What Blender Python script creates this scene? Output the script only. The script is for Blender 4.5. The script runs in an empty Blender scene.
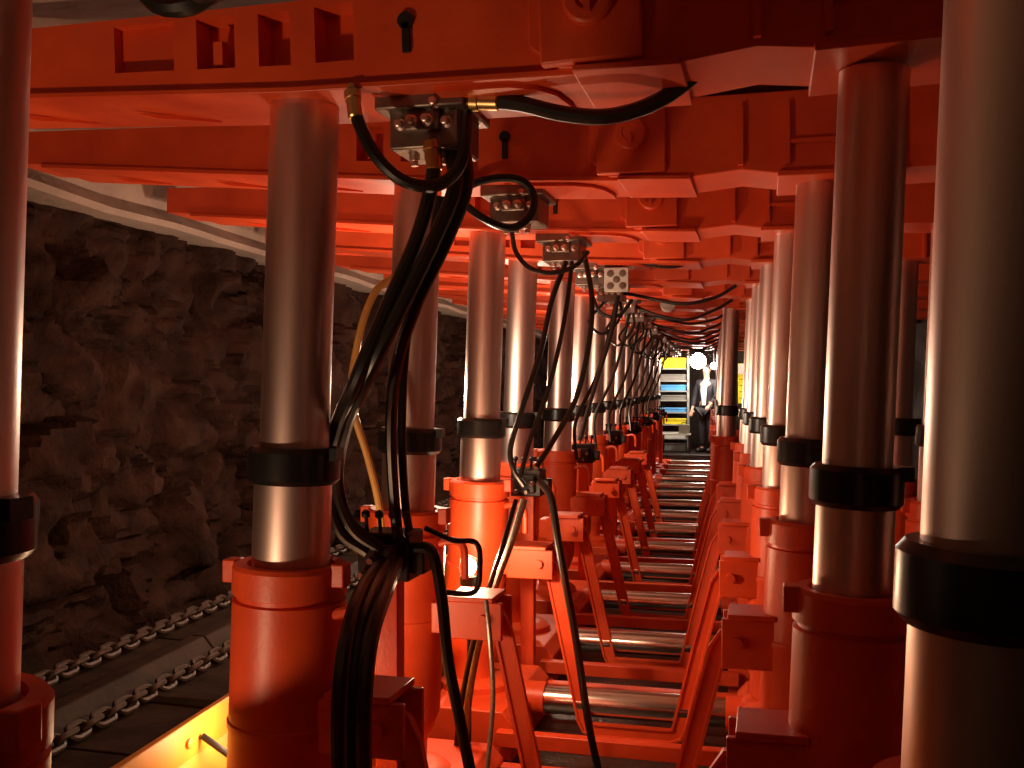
import bpy, bmesh, math, random
from mathutils import Vector, Matrix, noise
random.seed(7)
S = bpy.context.scene
C = S.collection
R = math.radians

# ------------------------------------------------------------------ camera, world, exposure
EYE = 1.65
YAW = math.atan(0.200)
F = 1000.0
cam_d = bpy.data.cameras.new('camera')
cam_d.sensor_width = 36.0
cam_d.lens = 36.0 * F / 1024.0
cam_d.clip_start = 0.05
cam_d.clip_end = 100
cam = bpy.data.objects.new('camera', cam_d)
C.objects.link(cam)
cam.location = (0, 0, EYE)
cam.rotation_euler = (R(90.11), 0, YAW)
S.camera = cam

w = bpy.data.worlds.new('world')
S.world = w
w.use_nodes = True
w.node_tree.nodes['Background'].inputs[0].default_value = (0.02, 0.012, 0.008, 1)
w.node_tree.nodes['Background'].inputs[1].default_value = 0.25
S.view_settings.view_transform = 'Standard'
S.view_settings.look = 'None'
S.view_settings.gamma = 1.0
S.view_settings.use_curve_mapping = False
S.view_settings.exposure = -0.12
WARM = (1.0, 0.62, 0.36)
TUNG = (1.0, 0.72, 0.50)
# strengths (W) of the tungsten work lamps standing along the conveyor and of the lamps at the far end
LAMPS = [  # x, y, z, watts, colour, where it stands
    (-1.75, 0.85, 0.51, 85, WARM, 'beside the nearest left leg, beyond the left picture edge'),
    (-1.240, 2.50, 0.68, 5, WARM, 'over the yellow plates behind the second left cylinder'),
    (-1.157, 3.02, 0.70, 7, WARM, 'between the second and third left cylinders'),
    (-0.985, 4.02, 0.90, 52, WARM, 'behind the cylinder of the third left leg'),
    (-1.50, 5.00, 1.58, 75, TUNG, 'on a tall stand beyond the third left leg'),
    (-1.50, 7.60, 1.55, 100, TUNG, 'on a tall stand beyond the fifth left leg'),
    (-1.50, 10.5, 1.55, 100, TUNG, 'on a tall stand beyond the eighth left leg'),
    (-1.50, 14.6, 1.55, 100, TUNG, 'on a tall stand beyond the twelfth left leg'),
]


def at(px, py, d):
    """pixel of the photograph + distance along the view axis -> point of the place"""
    u = (px - 512) / F
    v = (386 - py) / F
    r = u * d
    return Vector((r * math.cos(YAW) - d * math.sin(YAW), r * math.sin(YAW) + d * math.cos(YAW), EYE + v * d))


# ------------------------------------------------------------------ materials
def nt(name):
    m = bpy.data.materials.new(name)
    m.use_nodes = True
    t = m.node_tree
    return m, t, t.nodes['Principled BSDF']


def mat(name, col, rough=0.5, metal=0.0, var=0.15, scale=9.0, bump=0.0, bscale=60.0, stretch=None, dirt=None, spec=0.5, rvar=0.0):
    m, t, b = nt(name)
    n, l = t.nodes, t.links
    tc = n.new('ShaderNodeTexCoord')
    src = tc.outputs['Object']
    if stretch:
        mp = n.new('ShaderNodeMapping')
        mp.inputs['Scale'].default_value = stretch
        l.new(src, mp.inputs[0])
        src = mp.outputs[0]
    ns = n.new('ShaderNodeTexNoise')
    ns.inputs['Scale'].default_value = scale
    ns.inputs['Detail'].default_value = 6
    l.new(src, ns.inputs['Vector'])
    rp = n.new('ShaderNodeValToRGB')
    rp.color_ramp.elements[0].position = 0.3
    rp.color_ramp.elements[1].position = 0.7
    dk = dirt or tuple(c * (1 - var) for c in col)
    rp.color_ramp.elements[0].color = (*dk, 1)
    rp.color_ramp.elements[1].color = (*col, 1)
    l.new(ns.outputs['Fac'], rp.inputs[0])
    l.new(rp.outputs[0], b.inputs['Base Color'])
    b.inputs['Roughness'].default_value = rough
    b.inputs['Metallic'].default_value = metal
    b.inputs['Specular IOR Level'].default_value = spec
    if rvar:
        mr = n.new('ShaderNodeMapRange')
        mr.inputs['To Min'].default_value = rough - rvar
        mr.inputs['To Max'].default_value = rough + rvar
        l.new(ns.outputs['Fac'], mr.inputs['Value'])
        l.new(mr.outputs[0], b.inputs['Roughness'])
    if bump:
        n2 = n.new('ShaderNodeTexNoise')
        n2.inputs['Scale'].default_value = bscale
        n2.inputs['Detail'].default_value = 8
        l.new(src, n2.inputs['Vector'])
        bp = n.new('ShaderNodeBump')
        bp.inputs['Strength'].default_value = bump
        bp.inputs['Distance'].default_value = 0.02
        l.new(n2.outputs['Fac'], bp.inputs['Height'])
        l.new(bp.outputs[0], b.inputs['Normal'])
    return m


def emis(name, col, strength):
    m, t, b = nt(name)
    b.inputs['Base Color'].default_value = (*col, 1)
    b.inputs['Emission Color'].default_value = (*col, 1)
    b.inputs['Emission Strength'].default_value = strength
    return m


M = {}
M['orange'] = mat('orange_paint', (0.80, 0.095, 0.022), 0.42, 0, dirt=(0.62, 0.060, 0.016), scale=5, bump=0.05, bscale=90, rvar=0.08)
M['steel'] = mat('ground_steel', (0.86, 0.66, 0.60), 0.40, 1.0, var=0.08, scale=14, stretch=(1, 1, 0.15), rvar=0.05)
M['chrome'] = mat('ram_chrome', (0.70, 0.66, 0.60), 0.20, 1.0, var=0.15, scale=10, stretch=(0.2, 1, 1), rvar=0.05)
M['collar'] = mat('black_collar', (0.012, 0.011, 0.011), 0.30, 0, var=0.3)
M['rubber'] = mat('black_rubber', (0.014, 0.012, 0.011), 0.34, 0, var=0.3, scale=40)
M['brass'] = mat('brass_fitting', (0.75, 0.50, 0.22), 0.32, 1.0)
M['valve'] = mat('valve_steel', (0.30, 0.24, 0.21), 0.42, 0.85, var=0.35, scale=25)
M['valve_pale'] = mat('pale_valve_plate', (0.62, 0.58, 0.52), 0.5, 0.2, var=0.2, scale=20)
M['dark'] = mat('dark_metal', (0.030, 0.026, 0.024), 0.45, 0.3, var=0.4)
M['coal'] = mat('coal', (0.047, 0.0215, 0.0150), 0.85, 0, dirt=(0.015, 0.0075, 0.0055), scale=5, bump=1.0, bscale=22, rvar=0.1, spec=0.03)
M['roof'] = mat('pale_roof_stone', (0.40, 0.28, 0.225), 0.85, 0, var=0.35, scale=2.5, bump=0.4, bscale=14)
M['floor'] = mat('wet_dark_floor', (0.035, 0.028, 0.024), 0.40, 0, var=0.5, scale=6, bump=0.5, bscale=25, rvar=0.15)
M['pan'] = mat('conveyor_steel', (0.050, 0.030, 0.021), 0.6, 0.0, dirt=(0.022, 0.014, 0.010), scale=7, bump=0.15, bscale=30, spec=0.05)
M['chain'] = mat('rusty_chain', (0.075, 0.042, 0.028), 0.55, 0.3, var=0.5, scale=18)
M['yellow'] = mat('yellow_orange_paint', (0.90, 0.46, 0.05), 0.45, 0, var=0.2, scale=6)
M['rock'] = mat('dark_rock', (0.06, 0.045, 0.036), 0.8, 0, var=0.5, scale=3, bump=0.8, bscale=8)
M['amber'] = mat('amber_cable', (0.75, 0.42, 0.12), 0.3, 0, var=0.2)
M['grey_cable'] = mat('grey_conduit', (0.42, 0.37, 0.33), 0.35, 0.5, var=0.4, scale=60)
M['lens'] = emis('lamp_lens', (1.0, 0.74, 0.40), 22)
M['glow'] = emis('white_lamp_globe', (1.0, 0.90, 0.78), 26)
M['rack'] = mat('grey_rack', (0.42, 0.46, 0.44), 0.5, 0.3)
M['blue'] = mat('blue_plastic', (0.10, 0.42, 0.85), 0.4, 0)
M['lemon'] = mat('yellow_plastic', (0.85, 0.78, 0.03), 0.45, 0)
M['grey'] = mat('grey_plastic', (0.22, 0.22, 0.20), 0.5, 0)
M['pale'] = mat('pale_enamel', (0.62, 0.66, 0.60), 0.5, 0)
M['box'] = mat('olive_grey_case', (0.16, 0.17, 0.13), 0.5, 0)
M['skin'] = mat('skin', (0.62, 0.34, 0.24), 0.5, 0, var=0.08)
M['jacket'] = mat('dark_jacket', (0.022, 0.022, 0.032), 0.8, 0, var=0.3)
M['jacket_blue'] = mat('blue_sleeve', (0.05, 0.09, 0.20), 0.8, 0, var=0.3)
M['shirt'] = mat('white_shirt', (0.72, 0.76, 0.80), 0.8, 0, var=0.1)
M['trousers'] = mat('dark_trousers', (0.03, 0.03, 0.035), 0.85, 0, var=0.3)
M['hair'] = mat('dark_hair', (0.03, 0.02, 0.015), 0.6, 0)
M['white'] = mat('white_card', (0.80, 0.80, 0.76), 0.6, 0, var=0.06)


# ------------------------------------------------------------------ mesh builder
class MB:
    def __init__(s):
        s.v, s.f, s.m = [], [], []

    def add(s, vs, fs, mi=0):
        o = len(s.v)
        s.v += [tuple(v) for v in vs]
        s.f += [tuple(i + o for i in f) for f in fs]
        s.m += [mi] * len(fs)
        return s

    def box(s, x0, x1, y0, y1, z0, z1, mi=0, rot=None, piv=None):
        vs = [Vector((x, y, z)) for x in (x0, x1) for y in (y0, y1) for z in (z0, z1)]
        if rot:
            p = Vector(piv) if piv else Vector(((x0 + x1) / 2, (y0 + y1) / 2, (z0 + z1) / 2))
            vs = [rot @ (v - p) + p for v in vs]
        return s.add(vs, [(0, 1, 3, 2), (4, 6, 7, 5), (0, 4, 5, 1), (2, 3, 7, 6), (0, 2, 6, 4), (1, 5, 7, 3)], mi)

    def prism(s, pts, y0, y1, mi=0):
        """polygon in x-z, extruded in y"""
        n = len(pts)
        vs = [(x, y0, z) for x, z in pts] + [(x, y1, z) for x, z in pts]
        fs = [tuple(range(n)), tuple(range(2 * n - 1, n - 1, -1))]
        fs += [(i, i + n, (i + 1) % n + n, (i + 1) % n) for i in range(n)]
        return s.add(vs, fs, mi)

    def lathe(s, prof, base=(0, 0, 0), axis=(0, 0, 1), seg=32, mi=0, cap=True):
        a = Vector(axis).normalized()
        h = Vector((1, 0, 0)) if abs(a.x) < 0.9 else Vector((0, 1, 0))
        e1 = (h - a * h.dot(a)).normalized()
        e2 = a.cross(e1)
        b = Vector(base)
        vs, fs = [], []
        for r, t in prof:
            for i in range(seg):
                q = 2 * math.pi * i / seg
                vs.append(b + a * t + e1 * (r * math.cos(q)) + e2 * (r * math.sin(q)))
        for j in range(len(prof) - 1):
            for i in range(seg):
                k = (i + 1) % seg
                fs.append((j * seg + i, j * seg + k, (j + 1) * seg + k, (j + 1) * seg + i))
        if cap:
            fs.append(tuple(reversed(range(seg))))
            fs.append(tuple(range((len(prof) - 1) * seg, len(prof) * seg)))
        return s.add(vs, fs, mi)

    def cyl(s, p0, p1, r, seg=16, mi=0):
        d = Vector(p1) - Vector(p0)
        return s.lathe([(r, 0), (r, d.length)], p0, d, seg, mi)

    def sweep(s, pts, sect, closed=False, mi=0, up=None):
        """sweep a section (list of (a,b)) along pts"""
        pts = [Vector(p) for p in pts]
        n, k = len(pts), len(sect)
        vs, fs = [], []
        nrm = None
        for i, p in enumerate(pts):
            if closed:
                t = pts[(i + 1) % n] - pts[i - 1]
            else:
                t = pts[min(i + 1, n - 1)] - pts[max(i - 1, 0)]
            t.normalize()
            if up is not None:
                nrm = (Vector(up) - t * t.dot(Vector(up))).normalized()
            elif nrm is None:
                h = Vector((0, 1, 0)) if abs(t.y) < 0.8 else Vector((1, 0, 0))
                nrm = (h - t * t.dot(h)).normalized()
            else:
                nrm = (nrm - t * t.dot(nrm)).normalized()
            bn = t.cross(nrm)
            for a, b in sect:
                vs.append(p + nrm * a + bn * b)
        for i in range(n if closed else n - 1):
            for j in range(k):
                j2 = (j + 1) % k
                i2 = (i + 1) % n
                fs.append((i * k + j, i * k + j2, i2 * k + j2, i2 * k + j))
        if not closed:
            fs.append(tuple(reversed(range(k))))
            fs.append(tuple(range((n - 1) * k, n * k)))
        return s.add(vs, fs, mi)

    def tube(s, pts, r, seg=10, closed=False, mi=0):
        return s.sweep(pts, [(r * math.cos(2 * math.pi * i / seg), r * math.sin(2 * math.pi * i / seg)) for i in range(seg)], closed, mi)

    def mesh(s, name, mats, ang=35, bevel_fix=True):
        me = bpy.data.meshes.new(name)
        me.from_pydata(s.v, [], s.f)
        bm = bmesh.new()
        bm.from_mesh(me)
        bmesh.ops.recalc_face_normals(bm, faces=bm.faces)
        bm.to_mesh(me)
        bm.free()
        for mm in (mats if isinstance(mats, (list, tuple)) else [mats]):
            me.materials.append(mm)
        me.polygons.foreach_set('material_index', s.m)
        me.polygons.foreach_set('use_smooth', [True] * len(me.polygons))
        me.set_sharp_from_angle(angle=R(ang))
        return me

    def obj(s, name, mats, parent=None, loc=None, bevel=0.0, ang=35):
        o = bpy.data.objects.new(name, s.mesh(name, mats, ang))
        C.objects.link(o)
        if parent:
            o.parent = parent
        if loc:
            o.location = loc
        if bevel:
            b = o.modifiers.new('bevel', 'BEVEL')
            b.width = bevel
            b.segments = 2
            b.limit_method = 'ANGLE'
            b.angle_limit = R(40)
        return o


def spline(pts, n=8):
    P = [Vector(p) for p in pts]
    P = [P[0] * 2 - P[1]] + P + [P[-1] * 2 - P[-2]]
    out = []
    for i in range(1, len(P) - 2):
        a, b, c, d = P[i - 1:i + 3]
        for j in range(n):
            t = j / n
            out.append(0.5 * (2 * b + (c - a) * t + (2 * a - 5 * b + 4 * c - d) * t * t + (3 * b - a - 3 * c + d) * t ** 3))
    out.append(P[-2])
    return out


def empty(name, loc=(0, 0, 0), rz=0):
    o = bpy.data.objects.new(name, None)
    C.objects.link(o)
    o.location = loc
    o.rotation_euler = (0, 0, rz)
    o.empty_display_size = 0.1
    return o


def tag(o, label=None, cat=None, group=None, kind=None):
    if label:
        o['label'] = label
    if cat:
        o['category'] = cat
    if group:
        o['group'] = group
    if kind:
        o['kind'] = kind
    return o


def copy_tree(o, parent=None):
    c = o.copy()
    C.objects.link(c)
    c.parent = parent
    for ch in o.children:
        copy_tree(ch, c)
    return c


ORD = ['nearest', 'second', 'third', 'fourth', 'fifth', 'sixth', 'seventh', 'eighth', 'ninth', 'tenth', 'eleventh', 'twelfth',
       'thirteenth', 'fourteenth', 'fifteenth', 'sixteenth', 'seventeenth', 'eighteenth']

# ------------------------------------------------------------------ the setting
YB, YE = -2.2, 23.0
XW = -2.95


def grid_surface(name, m, fn, nu, nv, kind='structure', ang=180):
    vs, fs = [], []
    for i in range(nu + 1):
        for j in range(nv + 1):
            vs.append(fn(i / nu, j / nv))
    for i in range(nu):
        for j in range(nv):
            a = i * (nv + 1) + j
            fs.append((a, a + nv + 1, a + nv + 2, a + 1))
    me = bpy.data.meshes.new(name)
    me.from_pydata(vs, [], fs)
    me.materials.append(m)
    me.polygons.foreach_set('use_smooth', [True] * len(fs))
    me.set_sharp_from_angle(angle=R(ang))
    o = bpy.data.objects.new(name, me)
    C.objects.link(o)
    o['kind'] = kind
    return o


def coal_relief(y, z):
    p = Vector((0.0, y * 1.0, z * 1.3))
    wv = Vector((0, noise.noise(p * 1.7), noise.noise(p * 1.9 + Vector((7, 3, 1))))) * 0.45
    d, pts = noise.voronoi((p + wv) * 2.3)
    cell = noise.cell(Vector(pts[0]) * 5.3)
    edge = min(1.0, (d[1] - d[0]) * 3.5)
    h = 0.09 * cell + 0.06 * edge
    d2, pt2 = noise.voronoi((p + wv * 0.8) * 6.0)
    h += 0.03 * noise.cell(Vector(pt2[0]) * 3.1) + 0.022 * min(1.0, (d2[1] - d2[0]) * 3)
    h += 0.06 * noise.fractal(p * 2.2, 1.0, 2.0, 4) + 0.010 * noise.noise(p * 14)
    return h


def coal_pt(u, v):
    y = YB + (YE - YB) * u ** 1.35
    z = -0.05 + 2.55 * v
    out = 0.0
    if z < 0.55:
        out = (0.55 - z) * 0.35      # fallen fines at the foot of the face
    return (XW - 0.10 + coal_relief(y, z) + out, y, z)


tag(grid_surface('wall_left', M['coal'], coal_pt, 520, 100, ang=40), 'rough dark coal face along the left of the conveyor')


def bed(name, m, x0, x1, y0, y1, z, amp, nu, nv, sc=1.5):
    return grid_surface(name, m, lambda u, v: (x0 + (x1 - x0) * u, y0 + (y1 - y0) * v,
                        z + amp * noise.fractal(Vector(((x0 + (x1 - x0) * u) * sc, (y0 + (y1 - y0) * v) * sc, 3.0)), 1.0, 2.0, 4)), nu, nv)


bed('floor', M['floor'], -3.3, 2.6, YB, YE, 0.0, 0.012, 40, 150)
grid_surface('ceiling', M['roof'], lambda u, v: (-3.3 + 5.9 * u, YB + (YE - YB) * v, 2.645 + 0.055 * max(0, -1.0 - (-3.3 + 5.9 * u))
             + 0.018 * noise.fractal(Vector((8 * u, 36 * v, 3.0)), 1.0, 2.0, 4)), 50, 200)
tag(grid_surface('wall_right', M['rock'], lambda u, v: (2.3 + 0.18 * noise.fractal(Vector((1, u * 30, v * 4)), 1, 2, 4), YB + (YE - YB) * u, -0.05 + 2.75 * v), 120, 16),
    'dark rock behind the right hand legs')
grid_surface('wall_back', M['rock'], lambda u, v: (-3.3 + 5.9 * u, YE - 0.9 + 0.12 * noise.fractal(Vector((u * 7, 2, v * 4)), 1, 2, 4), -0.05 + 2.85 * v), 40, 20)
grid_surface('wall_front', M['rock'], lambda u, v: (-3.3 + 5.9 * u, YB + 0.1 + 0.12 * noise.fractal(Vector((u * 7, 9, v * 4)), 1, 2, 4), -0.05 + 2.85 * v), 40, 20)
# the pale roof stone band that closes the top of the coal face
tm = MB()
nseg = 90
vs = []
for i in range(nseg + 1):
    y = YB + (YE - YB) * i / nseg
    j = 0.02 * noise.noise(Vector((y * 1.3, 0, 5)))
    vs += [(XW - 0.25, y, 2.50 + j), (XW + 0.16, y, 2.475 + j), (XW + 0.19, y, 2.50 + j), (XW + 0.12, y, 2.57 + j), (XW + 0.13, y, 2.78), (XW - 0.25, y, 2.78)]
fs = []
for i in range(nseg):
    for q in range(6):
        a, b = i * 6 + q, i * 6 + (q + 1) % 6
        fs.append((a, b, b + 6, a + 6))
fs += [(5, 4, 3, 2, 1, 0), tuple(nseg * 6 + q for q in range(6))]
tm.add(vs, fs)
tag(tm.obj('trim_1', M['roof'], ang=30), 'pale stone band along the top of the coal face', kind='structure')
# raised concrete floor of the roadway at the far end
tag(MB().box(-1.6, 1.4, 19.95, 22.3, -0.02, 0.30).obj('trim_2', M['floor'], bevel=0.02), 'raised floor of the roadway at the far end', kind='structure')

# ------------------------------------------------------------------ roof supports
PITCH, Y0, NS, ROT = 1.14, 1.20, 17, R(-3.0)


def sup_loc(k):
    return Vector((0, Y0 + PITCH * k, 0))


def zb(x):
    return 2.34 - 0.048 * x if x > -1.0 else 2.388 + 0.085 * (-1.0 - x)


ZT = 2.600


def cantilever():
    """box beam towards the coal face with rectangular pockets in its near web"""
    b = MB()
    yf, yr = -0.115, 0.160
    xs = [-2.72, -1.49, -1.32, -1.255, -1.15, -1.085, -1.0, -0.935, -0.835, -0.16]
    pocket = {1, 3, 5, 7}
    fr = [0.0, 0.27, 0.90, 1.0]

    def top(x):
        return ZT if x > -1.0 else ZT + 0.034 * (-1.0 - x)

    def Z(x, f):
        return zb(x) + (top(x) - zb(x)) * f
    for i in range(len(xs) - 1):
        for j in range(3):
            x0, x1, f0, f1 = xs[i], xs[i + 1], fr[j], fr[j + 1]
            q = [(x0, Z(x0, f0)), (x1, Z(x1, f0)), (x1, Z(x1, f1)), (x0, Z(x0, f1))]
            if j == 1 and i in pocket:
                dp = 0.03 if i == 1 else 0.07
                vv = [(x, yf, z) for x, z in q] + [(x, yf + dp, z) for x, z in q]
                b.add(vv, [(4, 5, 6, 7), (0, 1, 5, 4), (1, 2, 6, 5), (2, 3, 7, 6), (3, 0, 4, 7)])
            else:
                b.add([(x, yf, z) for x, z in q], [(0, 1, 2, 3)])
    n = len(xs)
    bot = [(x, zb(x)) for x in xs]
    tp = [(x, top(x)) for x in xs]
    for i in range(n - 1):
        b.add([(bot[i][0], yf, bot[i][1]), (bot[i + 1][0], yf, bot[i + 1][1]), (bot[i + 1][0], yr, bot[i + 1][1]), (bot[i][0], yr, bot[i][1])], [(0, 1, 2, 3)])
        b.add([(tp[i][0], yf, tp[i][1]), (tp[i + 1][0], yf, tp[i + 1][1]), (tp[i + 1][0], yr, tp[i + 1][1]), (tp[i][0], yr, tp[i][1])], [(3, 2, 1, 0)])
        b.add([(bot[i][0], yr, bot[i][1]), (bot[i + 1][0], yr, bot[i + 1][1]), (tp[i + 1][0], yr, tp[i + 1][1]), (tp[i][0], yr, tp[i][1])], [(3, 2, 1, 0)])
    for i in (0, n - 1):
        b.add([(bot[i][0], yf, bot[i][1]), (bot[i][0], yr, bot[i][1]), (tp[i][0], yr, tp[i][1]), (tp[i][0], yf, tp[i][1])], [(0, 1, 2, 3)])
    # lug inside the second pocket
    b.box(-1.215, -1.19, -0.105, -0.07, 2.47, 2.53)
    me = b
    return me


LEAN_L, LEAN_R = 0.034, 0.042


def make_leg(root, x0, y0, zc, lean, rs=1.0, ztop=2.36, cyltop=1.20, feed=-1):
    """double telescopic leg: orange cylinder > lower stage, collar, piston rod, gland ring, feed pipe"""
    ax = Vector((lean, 0, 1)).normalized()
    base = Vector((x0 + lean * (0.25 - zc), y0, 0.0))   # point on the axis at z = .25
    org = Vector((base.x, base.y, 0.25))

    def pt(z):
        return ax * ((z - 0.25) / ax.z)
    c = MB()
    t = (cyltop - 0.25) / ax.z
    r = 0.143 * rs
    c.lathe([(0.085, 0), (0.10, 0.02), (0.10, 0.10), (0.115, 0.13), (r, 0.22), (r, t * 0.56), (r + .004, t * 0.57), (r + .004, t * 0.585), (r, t * 0.59),
             (r, t - 0.092), (r - 0.010, t - 0.088), (r - 0.010, t - 0.078), (r + 0.002, t - 0.074), (r + 0.002, t - 0.010), (r - 0.006, t), (0.11 * rs, t), (0.11 * rs, t - 0.02)], seg=40, axis=ax)
    leg = c.obj('leg', M['orange'], root, org)
    MB().lathe([(0.098 * rs, 0), (0.098 * rs, (zc - 0.035 - cyltop + 0.03) / ax.z)], pt(cyltop - 0.03), ax, 36).obj('lower_stage', M['steel'], leg)
    cr = 0.117 * rs
    cb = MB().lathe([(0.09 * rs, -0.046), (cr - 0.010, -0.046), (cr, -0.034), (cr, 0.034), (cr - 0.010, 0.046), (0.088 * rs, 0.046)], pt(zc), ax, 36)
    cp = pt(zc)
    cb.box(cp.x + cr - 0.008, cp.x + cr + 0.016, cp.y - 0.035, cp.y + 0.01, cp.z + 0.012, cp.z + 0.044)
    cb.obj('collar', M['collar'], leg)
    MB().lathe([(0.087 * rs, 0), (0.087 * rs, (ztop - zc) / ax.z)], pt(zc), ax, 36).obj('piston_rod', M['steel'], leg)
    # lugs on the gland
    p = pt(cyltop - 0.02)
    for sx in (-1, 1):
        g = MB()
        g.box(p.x + sx * (r + 0.006) - 0.018, p.x + sx * (r + 0.006) + 0.018, p.y - 0.05, p.y + 0.0, p.z - 0.03, p.z + 0.028)
        g.obj('gland_lug', M['orange'], leg, bevel=0.004)
    if feed:
        q = pt(cyltop - 0.12)
        sx = -feed
        pts = [(q.x + sx * (r - 0.01), q.y - 0.03, q.z), (q.x + sx * (r + 0.05), q.y - 0.035, q.z + 0.012), (q.x + sx * (r + 0.085), q.y - 0.04, q.z - 0.005),
               (q.x + sx * (r + 0.095), q.y - 0.045, q.z - 0.05), (q.x + sx * (r + 0.095), q.y - 0.045, q.z - 0.12)]
        MB().tube(spline(pts, 5), 0.014, 10).obj('feed_pipe', M['orange'], leg)
    return leg


def make_support():
    root = empty('roof_support')
    cant = cantilever().obj('cantilever_beam', M['orange'], root)
    # bottom flange of the beam, shorter than the web and wider than it
    fl = MB()
    x0, x1 = -2.58, -0.20
    th = 0.014
    fl.prism([(x0, zb(x0) - th), (-1.0, zb(-1.0) - th), (x1, zb(x1) - th), (x1, zb(x1) + .001), (-1.0, zb(-1.0) + .001), (x0, zb(x0) + .001)], -0.13, 0.175)
    fl.obj('flange', M['orange'], cant, bevel=0.003)
    for x in (-2.25, -1.80, -1.42):
        rb = MB()
        rb.prism([(x - 0.11, zb(x) - th), (x + 0.11, zb(x) - th), (x + 0.11, zb(x) - th - 0.012), (x - 0.05, zb(x) - th - 0.012)], -0.006, 0.006)
        o = rb.obj('rib', M['orange'], cant)
        o.location = (x - x * math.cos(R(35)), -x * math.sin(R(35)) + 0.06, 0)
        o.rotation_euler = (0, 0, R(35))
    # key-hole slot in the near web
    ks = MB()
    ks.lathe([(0.020, 0), (0.020, 0.008)], (-0.70, -0.1165, 2.515), (0, -1, 0), 16)
    ks.box(-0.709, -0.691, -0.1245, -0.114, 2.44, 2.51)
    ks.obj('key_slot', M['dark'], cant)
    # main canopy, hinged to the cantilever by a big pin
    rp = [(-0.40, zb(-.4) + .05), (-0.33, zb(-.33) - .004), (-0.05, zb(-.05) - .004), (0.10, zb(.1) + 0.018), (0.22, zb(.22) + 0.006), (0.60, zb(.6) + 0.022), (0.72, zb(.72) + .03), (2.05, zb(2.05) + .05), (2.05, ZT), (-0.28, ZT), (-0.40, 2.55)]
    can = MB().prism(rp, -0.145, 0.145).obj('main_canopy', M['orange'], root, bevel=0.004)
    for pl, ya, yb in (([(-0.30, zb(-.3) - .003), (-0.06, zb(-.06) - .003), (-0.06, zb(-.06) - .016), (-0.30, zb(-.3) - .018)], -0.165, 0.170),
                       ([(0.215, zb(.2) + .008), (0.60, zb(.6) + .024), (0.60, zb(.6) + .008), (0.215, zb(.2) - .010)], -0.170, 0.175)):
        MB().prism(pl, ya, yb).obj('canopy_sole', M['orange'], can, bevel=0.003)
    for x in (0.10, 0.245, 0.585, 1.1):
        MB().box(x - 0.008, x + 0.008, -0.170, -0.14, zb(x) + 0.03, 2.555).obj('stiffener', M['orange'], can)
    MB().box(0.253, 0.577, -0.165, -0.14, zb(.4) + 0.105, zb(.4) + 0.118).obj('stiffener', M['orange'], can)
    ck = MB().box(-0.37, -0.14, -0.172, -0.135, zb(-.25) + 0.004, 2.575).obj('hinge_cheek', M['orange'], can, bevel=0.006)
    pn = MB().lathe([(0.056, 0), (0.056, 0.022), (0.050, 0.028), (0.028, 0.028), (0.026, 0.022)], (-0.255, -0.170, 2.485), (0, -1, 0), 28)
    pn.box(-0.262, -0.248, -0.206, -0.19, 2.45, 2.475)
    pn.obj('hinge_pin', M['orange'], can)
    gs = MB()
    q = [(-0.64, -0.10), (-0.46, -0.10), (-0.40, -0.07), (-0.365, -0.01), (-0.35, 0.08), (-0.35, 0.15), (-0.64, 0.15)]
    gs.add([(x, y, zb(x) - 0.026) for x, y in q] + [(x, y, zb(x) - 0.013) for x, y in q],
           [tuple(range(7)), tuple(range(13, 6, -1))] + [(i, i + 7, (i + 1) % 7 + 7, (i + 1) % 7) for i in range(7)])
    gs.obj('doubler_plate', M['orange'], cant)
    # legs
    l = make_leg(root, -1.07, 0.0, 1.45, LEAN_L, 1.0, zb(-1.05) + 0.004, 1.20, feed=-1)
    r = make_leg(root, 0.345, 0.0, 1.43, LEAN_R, 0.86, zb(.36) + 0.02, 1.20, feed=0)
    q = make_leg(root, 0.98, 0.05, 1.43, LEAN_R, 0.95, zb(1.0) + 0.035, 1.15, feed=0)
    # base: two skids, cross bars and the advancing ram that lies between them
    for (xa, xb) in ((-1.30, -0.84), (0.10, 1.25)):
        sk = MB()
        sk.prism([(xa, 0.0), (xb, 0.0), (xb, 0.16), (xb - 0.05, 0.215), (xa + 0.05, 0.215), (xa, 0.16)], -0.36, 0.40)
        s_ = sk.obj('skid', M['orange'], root, bevel=0.006)
        for x in ((-1.11,) if xa < 0 else (0.30, 0.93)):
            MB().lathe([(0.17, 0), (0.17, 0.03), (0.13, 0.055), (0.10, 0.055)], (x, 0.0 if x < .5 else 0.05, 0.213), seg=28).obj('leg_cup', M['orange'], s_)
    for y in (-0.40, 0.36):
        MB().box(-0.90, 0.16, y - 0.028, y + 0.028, 0.085, 0.15).obj('cross_bar', M['orange'], root, bevel=0.004)
    rm = MB().cyl((-0.86, 0.05, 0.16), (0.12, 0.05, 0.16), 0.066, 26).obj('advancing_ram', M['chrome'], root)
    MB().lathe([(0.078, 0), (0.078, 0.10)], (-0.88, 0.05, 0.16), (1, 0, 0), 24).obj('ram_head', M['orange'], rm)
    MB().lathe([(0.078, 0), (0.078, 0.07)], (0.06, 0.05, 0.16), (1, 0, 0), 24).obj('ram_head', M['orange'], rm)
    MB().cyl((-0.86, 0.22, 0.10), (0.12, 0.22, 0.10), 0.028, 16).obj('return_pipe', M['chrome'], root)
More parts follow.
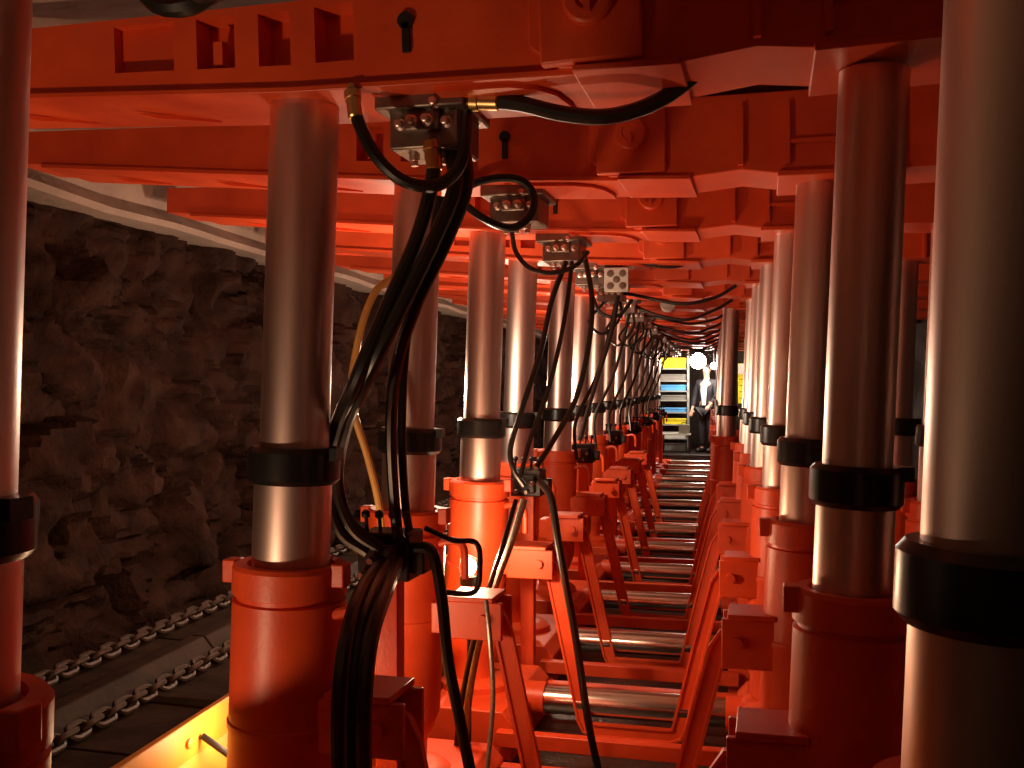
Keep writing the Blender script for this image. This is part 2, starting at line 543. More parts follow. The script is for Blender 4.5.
    # brackets on the legs and the bent bail hanging between them
    def clevis(xa, xb, xc, z0, z1, xp, zp):
        # xa..xb cheeks, xc end that enters the cylinder
        b = MB()
        lo_, hi = min(xc, xa), max(xc, xa)
        b.box(lo_, hi, -0.075, 0.055, z0, z1)
        bk = b.obj('bracket', M['orange'], root, bevel=0.004)
        m0, m1 = min(xa, xb), max(xa, xb)
        for ya in (-0.088, 0.046):
            MB().box(m0 - .04, m1 + .04, ya, ya + 0.022, z0 - 0.012, z1 + 0.012).obj('cheek', M['orange'], bk, bevel=0.004)
        MB().box(m0 - 0.02, m1 + 0.01, -0.10, 0.08, z1 + 0.012, z1 + 0.030).obj('cover_plate', M['orange'], bk, bevel=0.003)
        MB().cyl((xp, -0.108, zp), (xp, 0.088, zp), 0.020, 14).obj('pivot_pin', M['orange'], bk)
    clevis(-0.90, -0.76, -0.985, 0.765, 0.875, -0.785, 0.825)
    clevis(0.20, 0.075, 0.25, 0.725, 0.865, 0.085, 0.80)
    path = [(-0.79, -0.010, 0.825), (-0.755, -0.010, 0.815), (-0.735, -0.010, 0.775), (-0.665, -0.010, 0.45), (-0.585, -0.010, 0.095), (-0.570, -0.010, 0.062), (-0.535, -0.010, 0.05),
            (-0.36, -0.010, 0.05), (-0.19, -0.010, 0.05), (-0.160, -0.010, 0.062), (-0.145, -0.010, 0.095), (-0.060, -0.010, 0.45), (0.020, -0.010, 0.755), (0.045, -0.010, 0.795), (0.085, -0.010, 0.80)]
    sect = [(0.013, -0.034), (0.013, 0.034), (-0.013, 0.034), (-0.013, 0.024), (-0.003, 0.020), (-0.003, -0.020), (-0.013, -0.024), (-0.013, -0.034)]
    MB().sweep(path, sect, up=(0, 1, 0)).obj('bail', M['orange'], root)
    # upper valve block bolted below the cantilever
    vb = MB()
    vb.box(-0.785, -0.605, -0.01, 0.17, 2.235, zb(-.7) - 0.012)
    vb.box(-0.81, -0.58, -0.05, 0.19, 2.325, zb(-.7) - 0.006)
    vb.box(-0.74, -0.65, -0.03, 0.0, 2.275, 2.345)
    v = vb.obj('valve_block', M['valve'], root, bevel=0.006)
    for i, (x, z) in enumerate(((-0.755, 2.295), (-0.715, 2.295), (-0.675, 2.295), (-0.635, 2.295), (-0.735, 2.335), (-0.655, 2.335))):
        MB().lathe([(0.015, 0), (0.015, 0.012), (0.010, 0.014), (0.010, 0.034), (0.007, 0.036)], (x, 0.0 if abs(x + .695) > .04 else -0.03, z), (0, -1, 0), 10).obj('port_fitting', M['steel'], v)
    for x in (-0.74, -0.70, -0.66):
        MB().lathe([(0.014, 0), (0.014, 0.016), (0.010, 0.018), (0.010, 0.03)], (x, 0.05, 2.235), (0, 0, -1), 10).obj('port_fitting', M['steel'], v)
    # lower control valve standing on the left bracket
    lv = MB()
    lv.box(-1.045, -0.885, 0.40, 0.53, 1.08, 1.22)
    lv.box(-1.02, -0.91, 0.36, 0.40, 1.10, 1.19)
    lv.box(-0.885, -0.845, 0.42, 0.50, 1.10, 1.17)
    lo = lv.obj('control_valve', M['dark'], root, bevel=0.006)
    MB().box(-1.0, -0.93, 0.43, 0.49, 0.0, 1.085).obj('valve_post', M['orange'], root, bevel=0.004)
    for i in range(4):
        x = -1.03 + 0.042 * i
        kn = MB()
        kn.cyl((x, 0.44, 1.215), (x + 0.012, 0.40, 1.27), 0.006, 8)
        kn.lathe([(0.006, 0), (0.013, .008), (0.013, .018), (0.006, .026)], (x + 0.012, 0.40, 1.262), (0.1, -0.3, 1), 10)
        kn.obj('lever', M['dark'], lo)
    for i in range(4):
        z = 1.11 + 0.042 * (i % 2)
        x = -1.00 + 0.028 * i
        MB().lathe([(0.012, 0), (0.012, 0.02), (0.009, 0.022), (0.009, 0.05)], (x, 0.362, z), (0, -1, 0), 10).obj('port_fitting', M['valve'], lo)
    return root


proto = make_support()
supports = []
spare_parts = []
for k in range(NS):
    o = proto if k == 0 else copy_tree(proto)
    o.location = sup_loc(k)
    o.rotation_euler = (0, 0, ROT)
    extra = {0: 'cut by both picture edges', 1: 'thick hoses before its left leg', 2: 'left leg half hidden by hoses',
             7: 'right leg standing inward'}.get(k, '')
    tag(o, f'orange hydraulic roof support, {ORD[k]} from the camera' + (', ' + extra if extra else '') if k < NS - 1 else 'orange hydraulic roof support farthest from the camera, before the lit end',
        'roof support', 'orange roof supports along the walkway')
    supports.append(o)
    if k % 2 == 0:      # every second support carries a control valve
        for ch in list(o.children):
            if ch.name.split('.')[0] in ('control_valve', 'valve_post'):
                spare_parts.append(ch)
    if k == 1:      # this canopy lies level, the others rise towards the face
        sl = 0.034
        for ch in o.children:
            if ch.name.split('.')[0] in ('cantilever_beam', 'main_canopy'):
                ch.rotation_euler = (0, -sl, 0)
                ch.location = (2.45 * sl, 0, 0.6 * sl)
    for ch in o.children:
        if ch.name.split('.')[0] == 'leg':
            if ch.location.x < 0:
                ch.location.x += {0: -0.01, 1: 0.032, 2: -0.012, 3: -0.006, 4: -0.05, 5: 0.02}.get(k, 0)
            elif ch.location.x < 0.6:
                ch.location.x += {0: -0.043, 1: 0.012, 2: 0.012, 3: 0.01}.get(k, 0)
    if k >= 10:     # the far supports have no bails
        for ch in list(o.children):
            if ch.name.split('.')[0] in ('bail', 'bracket'):
                spare_parts.append(ch)
    if k >= 7:
        for ch in list(o.children):
            if ch.name.split('.')[0] == 'leg' and ch.location.x > 0.2:
                if ch.location.x > 0.6:
                    for g in list(ch.children):
                        bpy.data.objects.remove(g)
                    bpy.data.objects.remove(ch)
                else:
                    ch.location.x -= 0.17
                    for g in list(ch.children):
                        if g.name.split('.')[0] == 'feed_pipe':
                            bpy.data.objects.remove(g)
for ch in spare_parts:
    for g in list(ch.children):
        bpy.data.objects.remove(g)
    bpy.data.objects.remove(ch)
# pale plate with five round sockets on the fourth block (it faces the walkway)
k4 = supports[4]
pv = MB().box(-0.60, -0.46, -0.09, -0.065, 2.185, 2.325)
po = pv.obj('valve_plate', M['valve_pale'], k4, bevel=0.005)
po['label'] = 'pale square plate with five round sockets'
for x, z in ((-0.565, 2.29), (-0.495, 2.29), (-0.53, 2.255), (-0.565, 2.22), (-0.495, 2.22)):
    MB().lathe([(0.020, 0), (0.020, 0.004), (0.013, 0.005)], (x, -0.0895, z), (0, -1, 0), 14).obj('socket', M['valve'], po)
MB().box(-0.60, -0.50, -0.07, 0.03, 2.27, 2.36).obj('plate_holder', M['dark'], k4)

# ------------------------------------------------------------------ conveyor along the coal face
NC = 15
for k in range(NC):
    y0, y1 = 0.73 + 1.14 * k, 0.73 + 1.14 * (k + 1) - 0.012
    p = MB()
    # far ledge, race and deck as a stepped steel trough
    p.prism([(-2.58, 0.02), (-1.50, 0.02), (-1.50, 0.36), (-1.62, 0.42), (-2.17, 0.435), (-2.20, 0.475), (-2.24, 0.525), (-2.30, 0.525), (-2.33, 0.50), (-2.58, 0.51)], y0, y1)
    pan = p.obj('conveyor_pan', M['pan'], bevel=0.006)
    tag(pan, f'dark steel conveyor trough section beside the coal face, {ORD[k]} section from the camera', 'conveyor', 'conveyor trough sections')
    ck = MB()
    ck.box(-2.16, -1.72, y0 + 0.50, y0 + 0.56, 0.415, 0.455)
    ck.obj('flight_bar', M['pan'], pan, bevel=0.004)
    # spill plate: upright strip and sloping skirt with a slot
    s = MB()
    s.box(-1.385, -1.365, y0, y1, 0.64, 0.755)
    sp = s.obj('spill_plate', M['yellow'], bevel=0.003)
    tag(sp, f'yellow orange spill plate on the walkway side of the conveyor, {ORD[k]} from the camera', 'plate', 'yellow spill plates')
    t = MB()
    a, b_ = Vector((-1.365, 0, 0.655)), Vector((-1.245, 0, 0.36))
    nrm = Vector((0.29, 0, 0.12)).normalized() * 0.012
    t.add([(a.x, y0, a.z), (b_.x, y0, b_.z), (b_.x, y1, b_.z), (a.x, y1, a.z)] + [((q - nrm).x, y, (q - nrm).z) for q, y in ((a, y0), (b_, y0), (b_, y1), (a, y1))],
          [(0, 1, 2, 3), (7, 6, 5, 4), (0, 4, 5, 1), (1, 5, 6, 2), (2, 6, 7, 3), (3, 7, 4, 0)])
    t.obj('skirt', M['yellow'], sp)
    for ya in (y0 + 0.2, y1 - 0.24):
        MB().box(-1.385, -1.30, ya, ya + 0.04, 0.0, 0.64).obj('foot', M['yellow'], sp)
    for yy in (y0 + 0.25, y0 + 0.57, y0 + 0.88):
        c_ = a.lerp(b_, 0.30) + nrm * 0.1
        sl = MB().box(c_.x - 0.03, c_.x + 0.03, yy - 0.009, yy + 0.009, c_.z - 0.003, c_.z + 0.003, rot=Matrix.Rotation(math.atan2(0.295, 0.12), 3, 'Y'))
        sl.obj('slot', M['dark'], sp)
    for yy in (y0 + 0.10, y0 + 0.57, y1 - 0.10):
        MB().lathe([(0.014, 0), (0.014, 0.008), (0.008, 0.011)], (-1.366, yy, 0.70), (1, 0, 0), 10).obj('bolt', M['yellow'], sp)


def link_mesh():
    pts = []
    L, W = 0.044, 0.026
    for i in range(10):
        q = -math.pi / 2 + math.pi * i / 9
        pts.append((W * math.cos(q + math.pi / 2) * 1.0, L * 0.55 + W * math.sin(q + math.pi / 2) * 1.0, 0))
    pts2 = [(-x, -y, 0) for x, y, z in pts]
    return MB().tube(pts + pts2, 0.0115, 7, closed=True).mesh('link', M['chain'])


LM = link_mesh()
for (x, z, y0, n, lab) in ((-2.47, 0.545, 1.6, 120, 'rusty link chain lying on the ledge next to the coal face'), (-2.13, 0.47, 1.6, 120, 'rusty link chain in the conveyor trough, nearer to the walkway')):
    ch = empty('scraper_chain', (x, y0, z))
    tag(ch, lab, 'chain')
    for i in range(n):
        o = bpy.data.objects.new('link', LM)
        C.objects.link(o)
        o.parent = ch
        o.location = (random.uniform(-.004, .004), 0.070 * i, 0)
        o.rotation_euler = (0, R(38 if i % 2 else -38), R(random.uniform(-5, 5)))


# ------------------------------------------------------------------ lamps along the conveyor
for i, (x, y, z, watts, col, where) in enumerate(LAMPS):
    t = empty('work_lamp', (x, y, z))
    tag(t, 'small caged work lamp shining ' + where, 'lamp', 'work lamps by the conveyor')
    h = MB().lathe([(0.03, -0.075), (0.038, -0.07), (0.038, -0.035), (0.03, -0.03)], seg=18)
    zbase = 0.434 if x < -1.6 else 0.36 if x < -1.45 else 0.0
    if i == 1:
        h.cyl((0, 0, -0.05), (-0.118, 0, 0.02), 0.009, 10)
    else:
        h.cyl((0, 0, zbase - z), (0, 0, -0.07), 0.010, 10)
        h.lathe([(0.05, 0), (0.05, 0.012)], (0, 0, zbase - z), seg=18)
    h.obj('stand', M['dark'], t)
    MB().lathe([(0.012, -0.03), (0.026, -0.02), (0.032, 0.0), (0.028, 0.022), (0.016, 0.034), (0.004, 0.038)], seg=16).obj('bulb', M['lens'], t)
    cg = MB()
    for q in range(6):
        a = q * math.pi / 3
        cg.tube([(0.036 * math.cos(a), 0.036 * math.sin(a), -0.03), (0.044 * math.cos(a), 0.044 * math.sin(a), 0.0), (0.036 * math.cos(a), 0.036 * math.sin(a), 0.035), (0.0, 0.0, 0.052)], 0.002, 5)
    cg.obj('cage', M['dark'], t)
    ld = bpy.data.lights.new('lamp_light', 'POINT')
    ld.energy = watts
    ld.color = col
    ld.shadow_soft_size = 0.05
    lo = bpy.data.objects.new('lamp_light', ld)
    C.objects.link(lo)
    lo.parent = t
    lo.location = (0, 0, 0.048)

# ------------------------------------------------------------------ hoses
def hose(name, pts, r, label, m='rubber', fit=None, group=None, n=8):
    P = spline(pts, n)
    o = MB().tube(P, r, 10).obj(name, M[m])
    tag(o, label, 'cable' if 'cable' in name or 'conduit' in name else 'hose', group)
    for e in (fit or []):
        a, b = (P[0], P[3]) if e == 0 else (P[-1], P[-4])
        d = (b - a).normalized()
        MB().lathe([(r * 0.8, -0.012), (r * 0.8, 0.004), (r * 1.35, 0.006), (r * 1.35, 0.026), (r * 1.15, 0.028), (r * 1.15, 0.075), (r * 0.95, 0.078)], a, d, 12).obj('hose_fitting', M['brass'], o)
    return o


def A(*t):
    return [at(*p) for p in t]


H = 'hydraulic_hose'
g1 = 'hoses of the second support'
hose(H, A((352, 90, 2.38), (357, 118, 2.36), (376, 156, 2.35), (404, 181, 2.36), (438, 185, 2.38), (461, 162, 2.40), (467, 112, 2.43)), 0.0155,
     'black hose looping down from beam to valve block at the upper left', fit=[0], group=g1)
hose(H, A((470, 101, 2.42), (515, 103, 2.38), (565, 114, 2.36), (612, 116, 2.34), (660, 100, 2.34), (704, 68, 2.33)), 0.0190,
     'thickest black hose sagging under the second canopy from the camera', fit=[0], group=g1)
hose(H, A((432, 140, 2.47), (433, 175, 2.46), (418, 235, 2.45), (388, 305, 2.44), (356, 380, 2.45), (336, 430, 2.60), (329, 480, 2.80), (340, 530, 2.86), (368, 552, 2.86)), 0.0185,
     'black hose of the diagonal bundle lying leftmost against the second left leg', fit=[0], group=g1)
hose(H, A((448, 142, 2.50), (455, 185, 2.46), (434, 240, 2.44), (400, 310, 2.43), (369, 372, 2.46), (346, 425, 2.60), (337, 480, 2.78), (352, 526, 2.84), (380, 548, 2.86)), 0.0190,
     'black hose in the middle of the diagonal bundle before the second left leg', group=g1)
hose(H, A((462, 138, 2.55), (467, 185, 2.50), (447, 240, 2.48), (416, 305, 2.50), (396, 370, 2.60), (391, 440, 2.75), (396, 520, 2.92), (400, 540, 2.86)), 0.0165,
     'black hose on the right of the bundle falling straight to the lower control valve', group=g1)
hose(H, A((440, 196, 2.62), (428, 260, 2.66), (408, 330, 2.74), (402, 420, 2.86), (405, 500, 2.97), (412, 545, 3.02)), 0.0125,
     'slim black hose behind the bundle running down beside the third left leg', group=g1)
for i, (dx, dd) in enumerate(((0, 0.0), (13, 0.03), (25, -0.02))):
    hose(H, A((383 + dx * 0.6, 562, 2.86), (362 + dx, 590, 2.52 + dd), (346 + dx, 640, 2.30 + dd), (339 + dx, 710, 2.22 + dd), (340 + dx, 800, 2.22 + dd), (345 + dx, 900, 2.25 + dd)), 0.0185,
         f'black hose hanging at the lower left beside the orange cylinder, {["leftmost", "middle", "rightmost"][i]} of three', group=g1)
hose(H, A((412, 548, 2.92), (432, 552, 2.86), (442, 600, 2.84), (448, 660, 2.80), (460, 720, 2.78), (474, 790, 2.78), (490, 880, 2.8)), 0.0165,
     'black hose dropping from the lower control valve to the floor by the bail', group=g1)
hose(H, A((425, 528, 3.0), (452, 540, 2.98), (476, 543, 2.97), (480, 566, 2.97), (474, 592, 2.98), (440, 592, 3.0)), 0.0085,
     'thin dark looped pipe right of the nearest visible control valve', group=g1)
hose('amber_cable', A((392, 278, 3.35), (376, 291, 3.32), (364, 318, 3.3), (356, 352, 3.3), (351, 390, 3.3), (356, 420, 3.3), (368, 458, 3.32), (379, 505, 3.36), (382, 540, 3.4)), 0.0125,
     'amber coloured cable bowed behind the black hose bundle', 'amber')
g2 = 'hoses of the third support'
hose(H, A((444, 212, 3.42), (462, 190, 3.40), (490, 179, 3.39), (520, 180, 3.40), (534, 196, 3.42), (530, 216, 3.40), (510, 228, 3.38), (480, 216, 3.38), (458, 194, 3.40), (462, 165, 3.44)), 0.0135,
     'black hose coiled in a loop around the third valve block', group=g2)
hose(H, A((548, 180, 3.52), (590, 175, 3.46), (640, 170, 3.44), (695, 163, 3.42), (748, 152, 3.42)), 0.0120,
     'nearly straight black hose stretched under the third canopy', fit=[0], group=g2)
hose('conduit', A((524, 500, 4.16), (512, 540, 4.10), (498, 578, 4.08), (484, 622, 4.05), (470, 690, 4.05), (462, 780, 4.05)), 0.0150,
     'grey banded conduit slanting down before the fourth left cylinder', 'grey_cable')
hose(H, A((516, 500, 4.14), (503, 545, 4.06), (490, 585, 4.04), (474, 640, 4.02), (462, 700, 4.0), (452, 785, 4.0)), 0.0110,
     'black hose slanting down next to the grey banded conduit', group=g2)
hose(H, A((540, 482, 4.36), (551, 498, 4.25), (558, 540, 4.15), (566, 585, 4.1), (576, 640, 4.1), (588, 720, 4.12), (600, 778, 4.16)), 0.0165,
     'black hose dropping behind the second bail from the lower valve', group=g2)
hose('grey_cable', A((486, 600, 3.45), (490, 640, 3.42), (493, 700, 3.4), (487, 770, 3.4), (480, 850, 3.4)), 0.0085,
     'pale grey cable hanging beside the slanting bail arm at the bottom', 'grey_cable')
g3 = 'hoses of the fourth support'
hose(H, A((512, 233, 4.55), (516, 252, 4.5), (530, 268, 4.48), (552, 273, 4.48), (575, 266, 4.5), (588, 252, 4.55)), 0.0110,
     'black hose drooping in a half loop left of the fourth valve block', group=g3)
hose(H, A((586, 221, 4.62), (620, 226, 4.58), (655, 233, 4.56), (688, 224, 4.56), (713, 207, 4.56)), 0.0120,
     'black hose sagging under the fourth canopy', fit=[0], group=g3)
hose(H, A((566, 262, 4.55), (552, 300, 4.48), (541, 350, 4.44), (525, 400, 4.40), (511, 445, 4.38), (513, 468, 4.36), (524, 486, 4.36)), 0.0125,
     'black hose slanting across the fifth left leg, leftmost of three', group=g3)
hose(H, A((572, 262, 4.6), (566, 310, 4.52), (556, 360, 4.48), (545, 400, 4.46), (530, 440, 4.42), (520, 478, 4.35)), 0.0105,
     'thin black hose just right of the one crossing the fifth left leg', group=g3)
hose(H, A((584, 252, 4.62), (592, 300, 4.55), (588, 350, 4.52), (576, 398, 4.5), (556, 436, 4.45), (536, 468, 4.35)), 0.0125,
     'long black hose bowing right before it reaches the second control valve', group=g3)
g4 = 'hoses of the fifth support'
hose(H, A((604, 251, 5.75), (640, 262, 5.7), (676, 266, 5.68), (712, 252, 5.68), (738, 239, 5.68)), 0.0125,
     'black hose sagging under the fifth canopy', fit=[0], group=g4)
hose(H, A((618, 296, 5.6), (612, 330, 5.55), (600, 370, 5.5), (588, 410, 5.45), (580, 440, 5.4)), 0.0125,
     'black hose running from the pale valve plate down to the third control valve', group=g4)
hose(H, A((590, 288, 5.7), (600, 312, 5.66), (618, 316, 5.65), (632, 300, 5.68)), 0.0105, 'short black hose looping under the pale valve plate', group=g4)


def lp(k, x, y, z):
    """point of support k's own frame"""
    return Matrix.Translation(sup_loc(k)) @ Matrix.Rotation(ROT, 4, 'Z') @ Vector((x, y, z))


for k in range(5, NS):
    j = random.uniform(-.03, .03)
    hose(H, [lp(k, -0.62, 0.05, 2.30), lp(k, -0.45, 0.0, 2.25 + j), lp(k, -0.2, 0.0, 2.20 + j), lp(k, 0.02, 0.02, 2.25), lp(k, 0.16, 0.03, 2.33)], 0.0125,
         f'black hose sagging under the {ORD[k]} canopy', group='hoses under the far canopies', n=6)
    if k < 13:
        hose(H, [lp(k, -0.66, 0.04, 2.24), lp(k, -0.70, -0.02, 2.0), lp(k, -0.78, -0.10, 1.7), lp(k, -0.90, -0.2, 1.4), lp(k, -0.88, -0.26, 1.15)], 0.0125,
             f'black hose hanging down beside the left leg of the {ORD[k]} support', group='hanging hoses of the far supports', n=6)
        hose(H, [lp(k, -0.74, 0.04, 2.24), lp(k, -0.84, 0.0, 2.10), lp(k, -0.74, -0.05, 2.0 + j), lp(k, -0.62, -0.02, 2.12), lp(k, -0.63, 0.03, 2.26)], 0.011,
             f'black hose looped below the valve block of the {ORD[k]} support', group='looped hoses of the far supports', n=6)
# black hose coil slung under the roof at the top left edge of the picture
cc = at(186, -34, 1.9)
pts = [cc + Vector((0.085 * math.cos(q), 0.03 * math.sin(q), 0.085 * math.sin(q))) for q in [i * math.pi / 12 for i in range(24)]]
cb = MB().tube(pts, 0.024, 10, closed=True)
cb.cyl(cc + Vector((0, 0.0, 0.07)), (cc.x, cc.y, 2.64), 0.006, 8)
tag(cb.obj('hose_coil', M['rubber']), 'black hose coil slung from the roof above the nearest visible beam', 'hose')
# round pale gauge below the far canopies
gp = at(668, 305, 8.3)
ga = MB().lathe([(0.058, 0), (0.062, -0.006), (0.062, -0.03), (0.05, -0.036)], gp, (0, 1, 0), 26)
go = ga.obj('round_gauge', M['valve_pale'])
tag(go, 'round pale gauge hanging below the canopies in the middle distance', 'gauge')
MB().cyl(gp + Vector((0, 0.02, 0.05)), (gp.x, gp.y + 0.02, 2.37), 0.008, 8).obj('hanger', M['dark'], go)

# ------------------------------------------------------------------ the lit far end
rk = empty('storage_rack', (-0.78, 21.0, 0.30))
tag(rk, 'grey storage rack with stacked boxes at the lit far end', 'rack')
for x in (-0.30, 0.30):
    for y in (-0.2, 0.2):
        MB().box(x - 0.02, x + 0.02, y - 0.02, y + 0.02, 0, 2.05).obj('post', M['rack'], rk)
LEV = [0.02, 0.27, 0.55, 0.80, 1.05, 1.24, 1.45, 1.70]
for z in LEV:
    MB().box(-0.31, 0.31, -0.22, 0.22, z - 0.012, z + 0.012).obj('shelf', M['rack'] if z != 0.27 else M['pale'], rk)
items = [(0, 'grey', 0.15, 'grey box on the lowest shelf of the far rack'), (1, 'pale', 0.12, 'pale tray on the second lowest shelf of the far rack'),
         (2, 'lemon', 0.12, 'yellow crate on the middle shelf of the far rack'), (3, 'blue', 0.09, 'lower blue crate on the far rack'),
         (4, 'grey', 0.10, 'dark grey box between the two blue crates on the far rack'), (5, 'blue', 0.12, 'upper blue crate on the far rack'),
         (6, 'grey', 0.13, 'grey box right under the top shelf of the far rack'), (7, 'lemon', 0.22, 'yellow crate on top of the far rack')]
for i, m, h, lab in items:
    z = 0.30 + LEV[i] + 0.012
    b = MB()
    b.prism([(-1.03, z), (-0.53, z), (-0.52, z + h), (-1.04, z + h)], 20.83, 21.17)
    cr = b.obj('crate', M[m], bevel=0.008)
    tag(cr, lab, 'crate', 'crates on the far rack')
    MB().box(-1.05, -0.51, 20.82, 21.18, z + h - 0.03, z + h - 0.012).obj('rim', M[m], cr)
tb = empty('work_bench', (-0.44, 20.55, 0.30))
tag(tb, 'dark bench with a pale top in front of the far rack', 'bench')
MB().box(-0.56, 0.02, -0.18, 0.10, 0.36, 0.385).obj('bench_top', M['pale'], tb)
for x in (-0.53, -0.01):
    for y in (-0.15, 0.07):
        MB().box(x - 0.02, x + 0.02, y - 0.02, y + 0.02, 0, 0.36).obj('leg', M['dark'], tb)
cs = MB().box(-0.66, -0.44, 20.44, 20.62, 0.686, 0.87).obj('tool_case', M['box'], bevel=0.01)
tag(cs, 'olive grey case on the bench beside the person', 'case')
MB().tube(spline([(-0.60, 20.53, 0.87), (-0.59, 20.53, 0.905), (-0.51, 20.53, 0.905), (-0.50, 20.53, 0.87)], 4), 0.008, 8).obj('handle', M['dark'], cs)
# lamp at the end of the tunnel
for i, (px, py, d, r, lab) in enumerate(((698, 361, 19.95, 0.16, 'large bright white globe lamp at the far end'), (714, 366, 20.0, 0.07, 'small bright lamp right of the large globe at the far end'))):
    p = at(px, py, d)
    t = empty('globe_lamp', p)
    tag(t, lab, 'lamp')
    MB().lathe([(0.01, -r)] + [(r * math.cos(q), r * math.sin(q)) for q in [R(a) for a in range(-75, 76, 15)]] + [(0.01, r)], seg=24).obj('globe', M['glow'], t)
    MB().cyl((0, 0, r * 0.95), (0, 0, 2.64 - p.z), 0.012, 8).obj('cord', M['dark'], t)
    ld = bpy.data.lights.new('lamp_light', 'POINT')
    ld.energy = 110 if i == 0 else 25
    ld.color = (1.0, 0.86, 0.70)
    ld.shadow_soft_size = 0.1
    lo = bpy.data.objects.new('lamp_light', ld)
    C.objects.link(lo)
    lo.parent = t
    lo.location = (0, -r - 0.12, 0)
# second pair of lamps that lights the roadway behind the supports
# notice panel right of the walkway
np_ = at(746, 384, 20.6)
nb = MB().box(np_.x - 0.16, np_.x + 0.16, np_.y, np_.y + 0.02, np_.z - 0.40, np_.z + 0.42)
nb.box(np_.x - 0.02, np_.x + 0.02, np_.y + 0.02, np_.y + 0.05, 0.3, np_.z + 0.4)
no = nb.obj('notice_board', M['lemon'])
tag(no, 'yellow notice board with a white head behind the right hand legs', 'sign')
MB().box(np_.x - 0.155, np_.x + 0.155, np_.y - 0.004, np_.y, np_.z + 0.20, np_.z + 0.41).obj('white_head', M['white'], no)
for q in range(4):
    MB().box(np_.x - 0.13, np_.x + 0.13, np_.y - 0.003, np_.y, np_.z - 0.30 + 0.13 * q, np_.z - 0.285 + 0.13 * q).obj('line', M['dark'], no)


# ------------------------------------------------------------------ the person at the far end
def skin(name, vs, es, rad, m, parent, sub=2, root=0):
    me = bpy.data.meshes.new(name)
    me.from_pydata(vs, es, [])
    o = bpy.data.objects.new(name, me)
    C.objects.link(o)
    o.parent = parent
    sm = o.modifiers.new('skin', 'SKIN')
    sm.use_smooth_shade = True
    if not me.skin_vertices:
        me.skin_vertices.new()
    for i, r in enumerate(rad):
        s = me.skin_vertices[0].data[i]
        s.radius = r if isinstance(r, tuple) else (r, r)
        s.use_root = (i == root)
    ss = o.modifiers.new('subsurf', 'SUBSURF')
    ss.levels = ss.render_levels = sub
    me.materials.append(m)
    return o


pr = empty('person', (-0.10, 20.66, 0.30), R(150))     # faces the rack and the walkway
tag(pr, 'person in dark open jacket and white shirt standing by the far rack', 'person')
V, E_, RD = [], [], []


def vert(p, r, prev=None):
    V.append(p)
    RD.append(r)
    if prev is not None:
        E_.append((prev, len(V) - 1))
    return len(V) - 1


pel = vert((0, 0, 0.95), (0.15, 0.11))
bel = vert((0, 0, 1.10), (0.145, 0.105), pel)
che = vert((0, 0, 1.30), (0.165, 0.115), bel)
nb_ = vert((0, 0, 1.45), (0.07, 0.065), che)
nk = vert((0, 0.01, 1.53), (0.055, 0.055), nb_)
h1 = vert((0, 0.025, 1.60), (0.070, 0.078), nk)
h2 = vert((0, 0.025, 1.68), (0.078, 0.092), h1)
h3 = vert((0, 0.015, 1.75), (0.062, 0.070), h2)
arm = {}
for sx, el, wr, hd in ((-1, (-0.26, 0.06, 1.15), (-0.24, 0.26, 0.98), (-0.235, 0.335, 0.945)), (1, (0.27, 0.02, 1.13), (0.25, 0.14, 0.90), (0.245, 0.19, 0.84))):
    s1 = vert((sx * 0.19, 0, 1.42), 0.060, che)
    e1 = vert(el, 0.042, s1)
    w1 = vert(wr, 0.030, e1)
    p1 = vert(hd, (0.036, 0.018), w1)
    d = (Vector(hd) - Vector(wr)).normalized()
    for q in range(4):
        off = Vector((0.020 * (q - 1.5), 0, 0))
        ln = (0.062, 0.074, 0.070, 0.054)[q]
        f1 = vert(tuple(Vector(hd) + d * 0.035 + off), 0.0095, p1)
        f2 = vert(tuple(Vector(hd) + d * (0.035 + ln * 0.55) + off * 1.1 + Vector((0, 0, -0.01))), 0.0085, f1)
        vert(tuple(Vector(hd) + d * (0.035 + ln * 0.85) + off * 1.1 + Vector((0, 0, -0.035))), 0.0075, f2)
    t1 = vert(tuple(Vector(hd) - d * 0.02 + Vector((-sx * 0.040, 0, -0.004))), 0.011, p1)
    vert(tuple(Vector(hd) + d * 0.02 + Vector((-sx * 0.055, 0, -0.012))), 0.009, t1)
    arm[sx] = (el, wr)
for sx in (-1, 1):
    hp = vert((sx * 0.09, 0, 0.88), 0.085, pel)
    kn_ = vert((sx * 0.105, 0.02, 0.48), 0.058, hp)
    an = vert((sx * 0.11, -0.01, 0.085), 0.040, kn_)
    vert((sx * 0.12, 0.13, 0.045), (0.042, 0.030), an)
skin('body', V, E_, RD, M['skin'], pr)
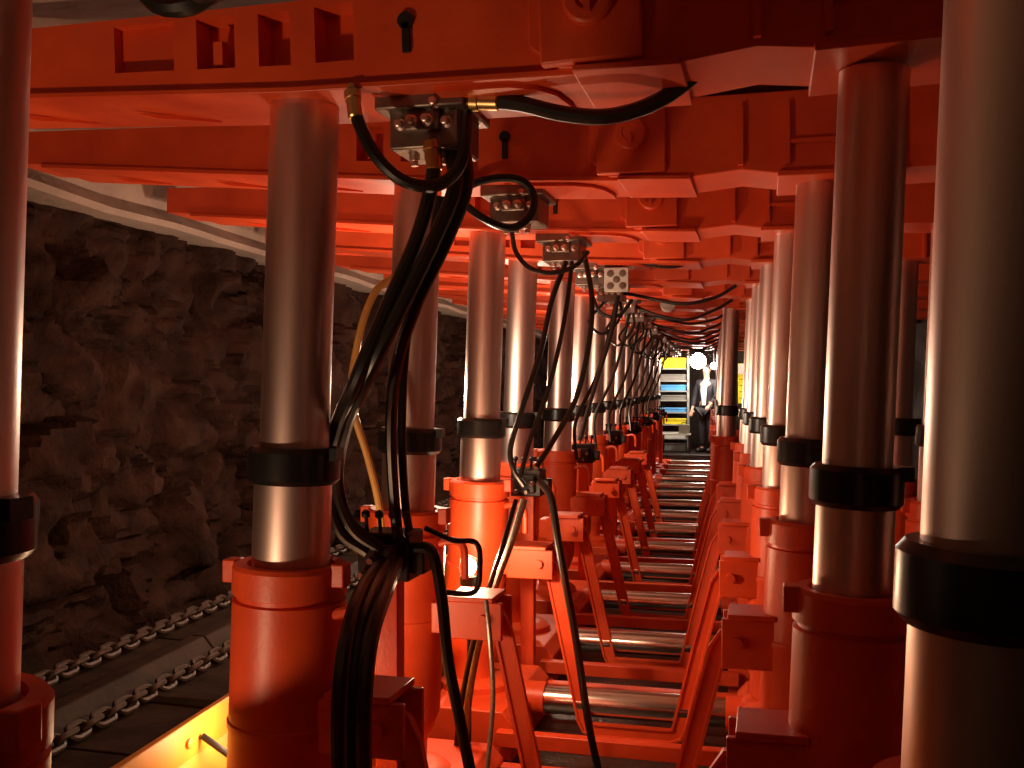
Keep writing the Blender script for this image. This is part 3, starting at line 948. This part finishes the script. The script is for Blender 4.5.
# jacket, with sleeves ending at the wrists
JV, JE, JR = [(0, -0.01, 0.80), (0, -0.012, 0.95), (0, -0.012, 1.12), (0, -0.012, 1.30), (0, -0.012, 1.42)], [(0, 1), (1, 2), (2, 3), (3, 4)], [(0.172, 0.130), (0.172, 0.130), (0.165, 0.125), (0.183, 0.132), (0.125, 0.090)]
for sx in (-1, 1):
    i0 = len(JV)
    el, wr = arm[sx]
    JV += [(sx * 0.195, 0, 1.42), el, tuple(Vector(wr).lerp(Vector(el), 0.08))]
    JE += [(3, i0), (i0, i0 + 1), (i0 + 1, i0 + 2)]
    JR += [0.072, 0.055, 0.043]
jk = skin('jacket', JV, JE, JR, M['jacket'], pr, root=1)
skin('trousers', [(0, 0, 0.93), (-0.095, 0, 0.84), (-0.105, 0.02, 0.48), (-0.11, -0.008, 0.11), (0.095, 0, 0.84), (0.105, 0.02, 0.48), (0.11, -0.008, 0.11)],
     [(0, 1), (1, 2), (2, 3), (0, 4), (4, 5), (5, 6)], [(0.165, 0.122), 0.100, 0.074, 0.062, 0.100, 0.074, 0.062], M['trousers'], pr)
for sx in (-1, 1):
    MB().lathe([(0.03, -0.16), (0.050, -0.12), (0.055, 0.0), (0.05, 0.10), (0.02, 0.13)], (sx * 0.115, 0.07, 0.046), (0.05 * sx, 1, -0.02), 14).obj('shoe', M['dark'], pr)
# shirt front between the jacket's open edges
sh = MB()
rows = [(0.96, 0.045, 0.128), (1.10, 0.055, 0.125), (1.25, 0.070, 0.130), (1.36, 0.070, 0.118), (1.45, 0.05, 0.080)]
vs, fs = [], []
for z, hw, y in rows:
    for q in range(7):
        a = -1 + q / 3
        vs.append((a * hw, y - 0.012 * a * a + 0.012, z))
    for q in range(7):
        a = -1 + q / 3
        vs.append((a * hw, y - 0.012 * a * a - 0.05, z))
for i in range(len(rows) - 1):
    for q in range(6):
        a = i * 14 + q
        fs.append((a, a + 1, a + 15, a + 14))
        fs.append((a + 7, a + 21, a + 22, a + 8))
sh.add(vs, fs)
sh.obj('shirt', M['shirt'], pr)
hr = MB().lathe([(0.070, -0.045), (0.090, -0.01), (0.092, 0.03), (0.075, 0.065), (0.035, 0.085), (0.004, 0.09)], (0, -0.004, 1.70), (0, -0.28, 1), 18)
hr.obj('hair', M['hair'], pr)
fc = MB()
fc.lathe([(0.016, 0), (0.012, 0.012), (0.004, 0.022)], (0, 0.108, 1.655), (0, 1, -0.25), 8)
fc.obj('nose', M['skin'], pr)
for sx in (-1, 1):
    MB().lathe([(0.002, -0.004), (0.010, 0), (0.006, 0.006), (0.001, 0.008)], (sx * 0.031, 0.108, 1.685), (0, 1, 0), 10).obj('eye', M['dark'], pr)
    MB().lathe([(0.020, -0.008), (0.024, 0), (0.012, 0.008)], (sx * 0.078, 0.015, 1.67), (sx, 0, 0), 10).obj('ear', M['skin'], pr)
MB().box(-0.022, 0.022, 0.104, 0.112, 1.612, 1.620).obj('mouth', M['hair'], pr)
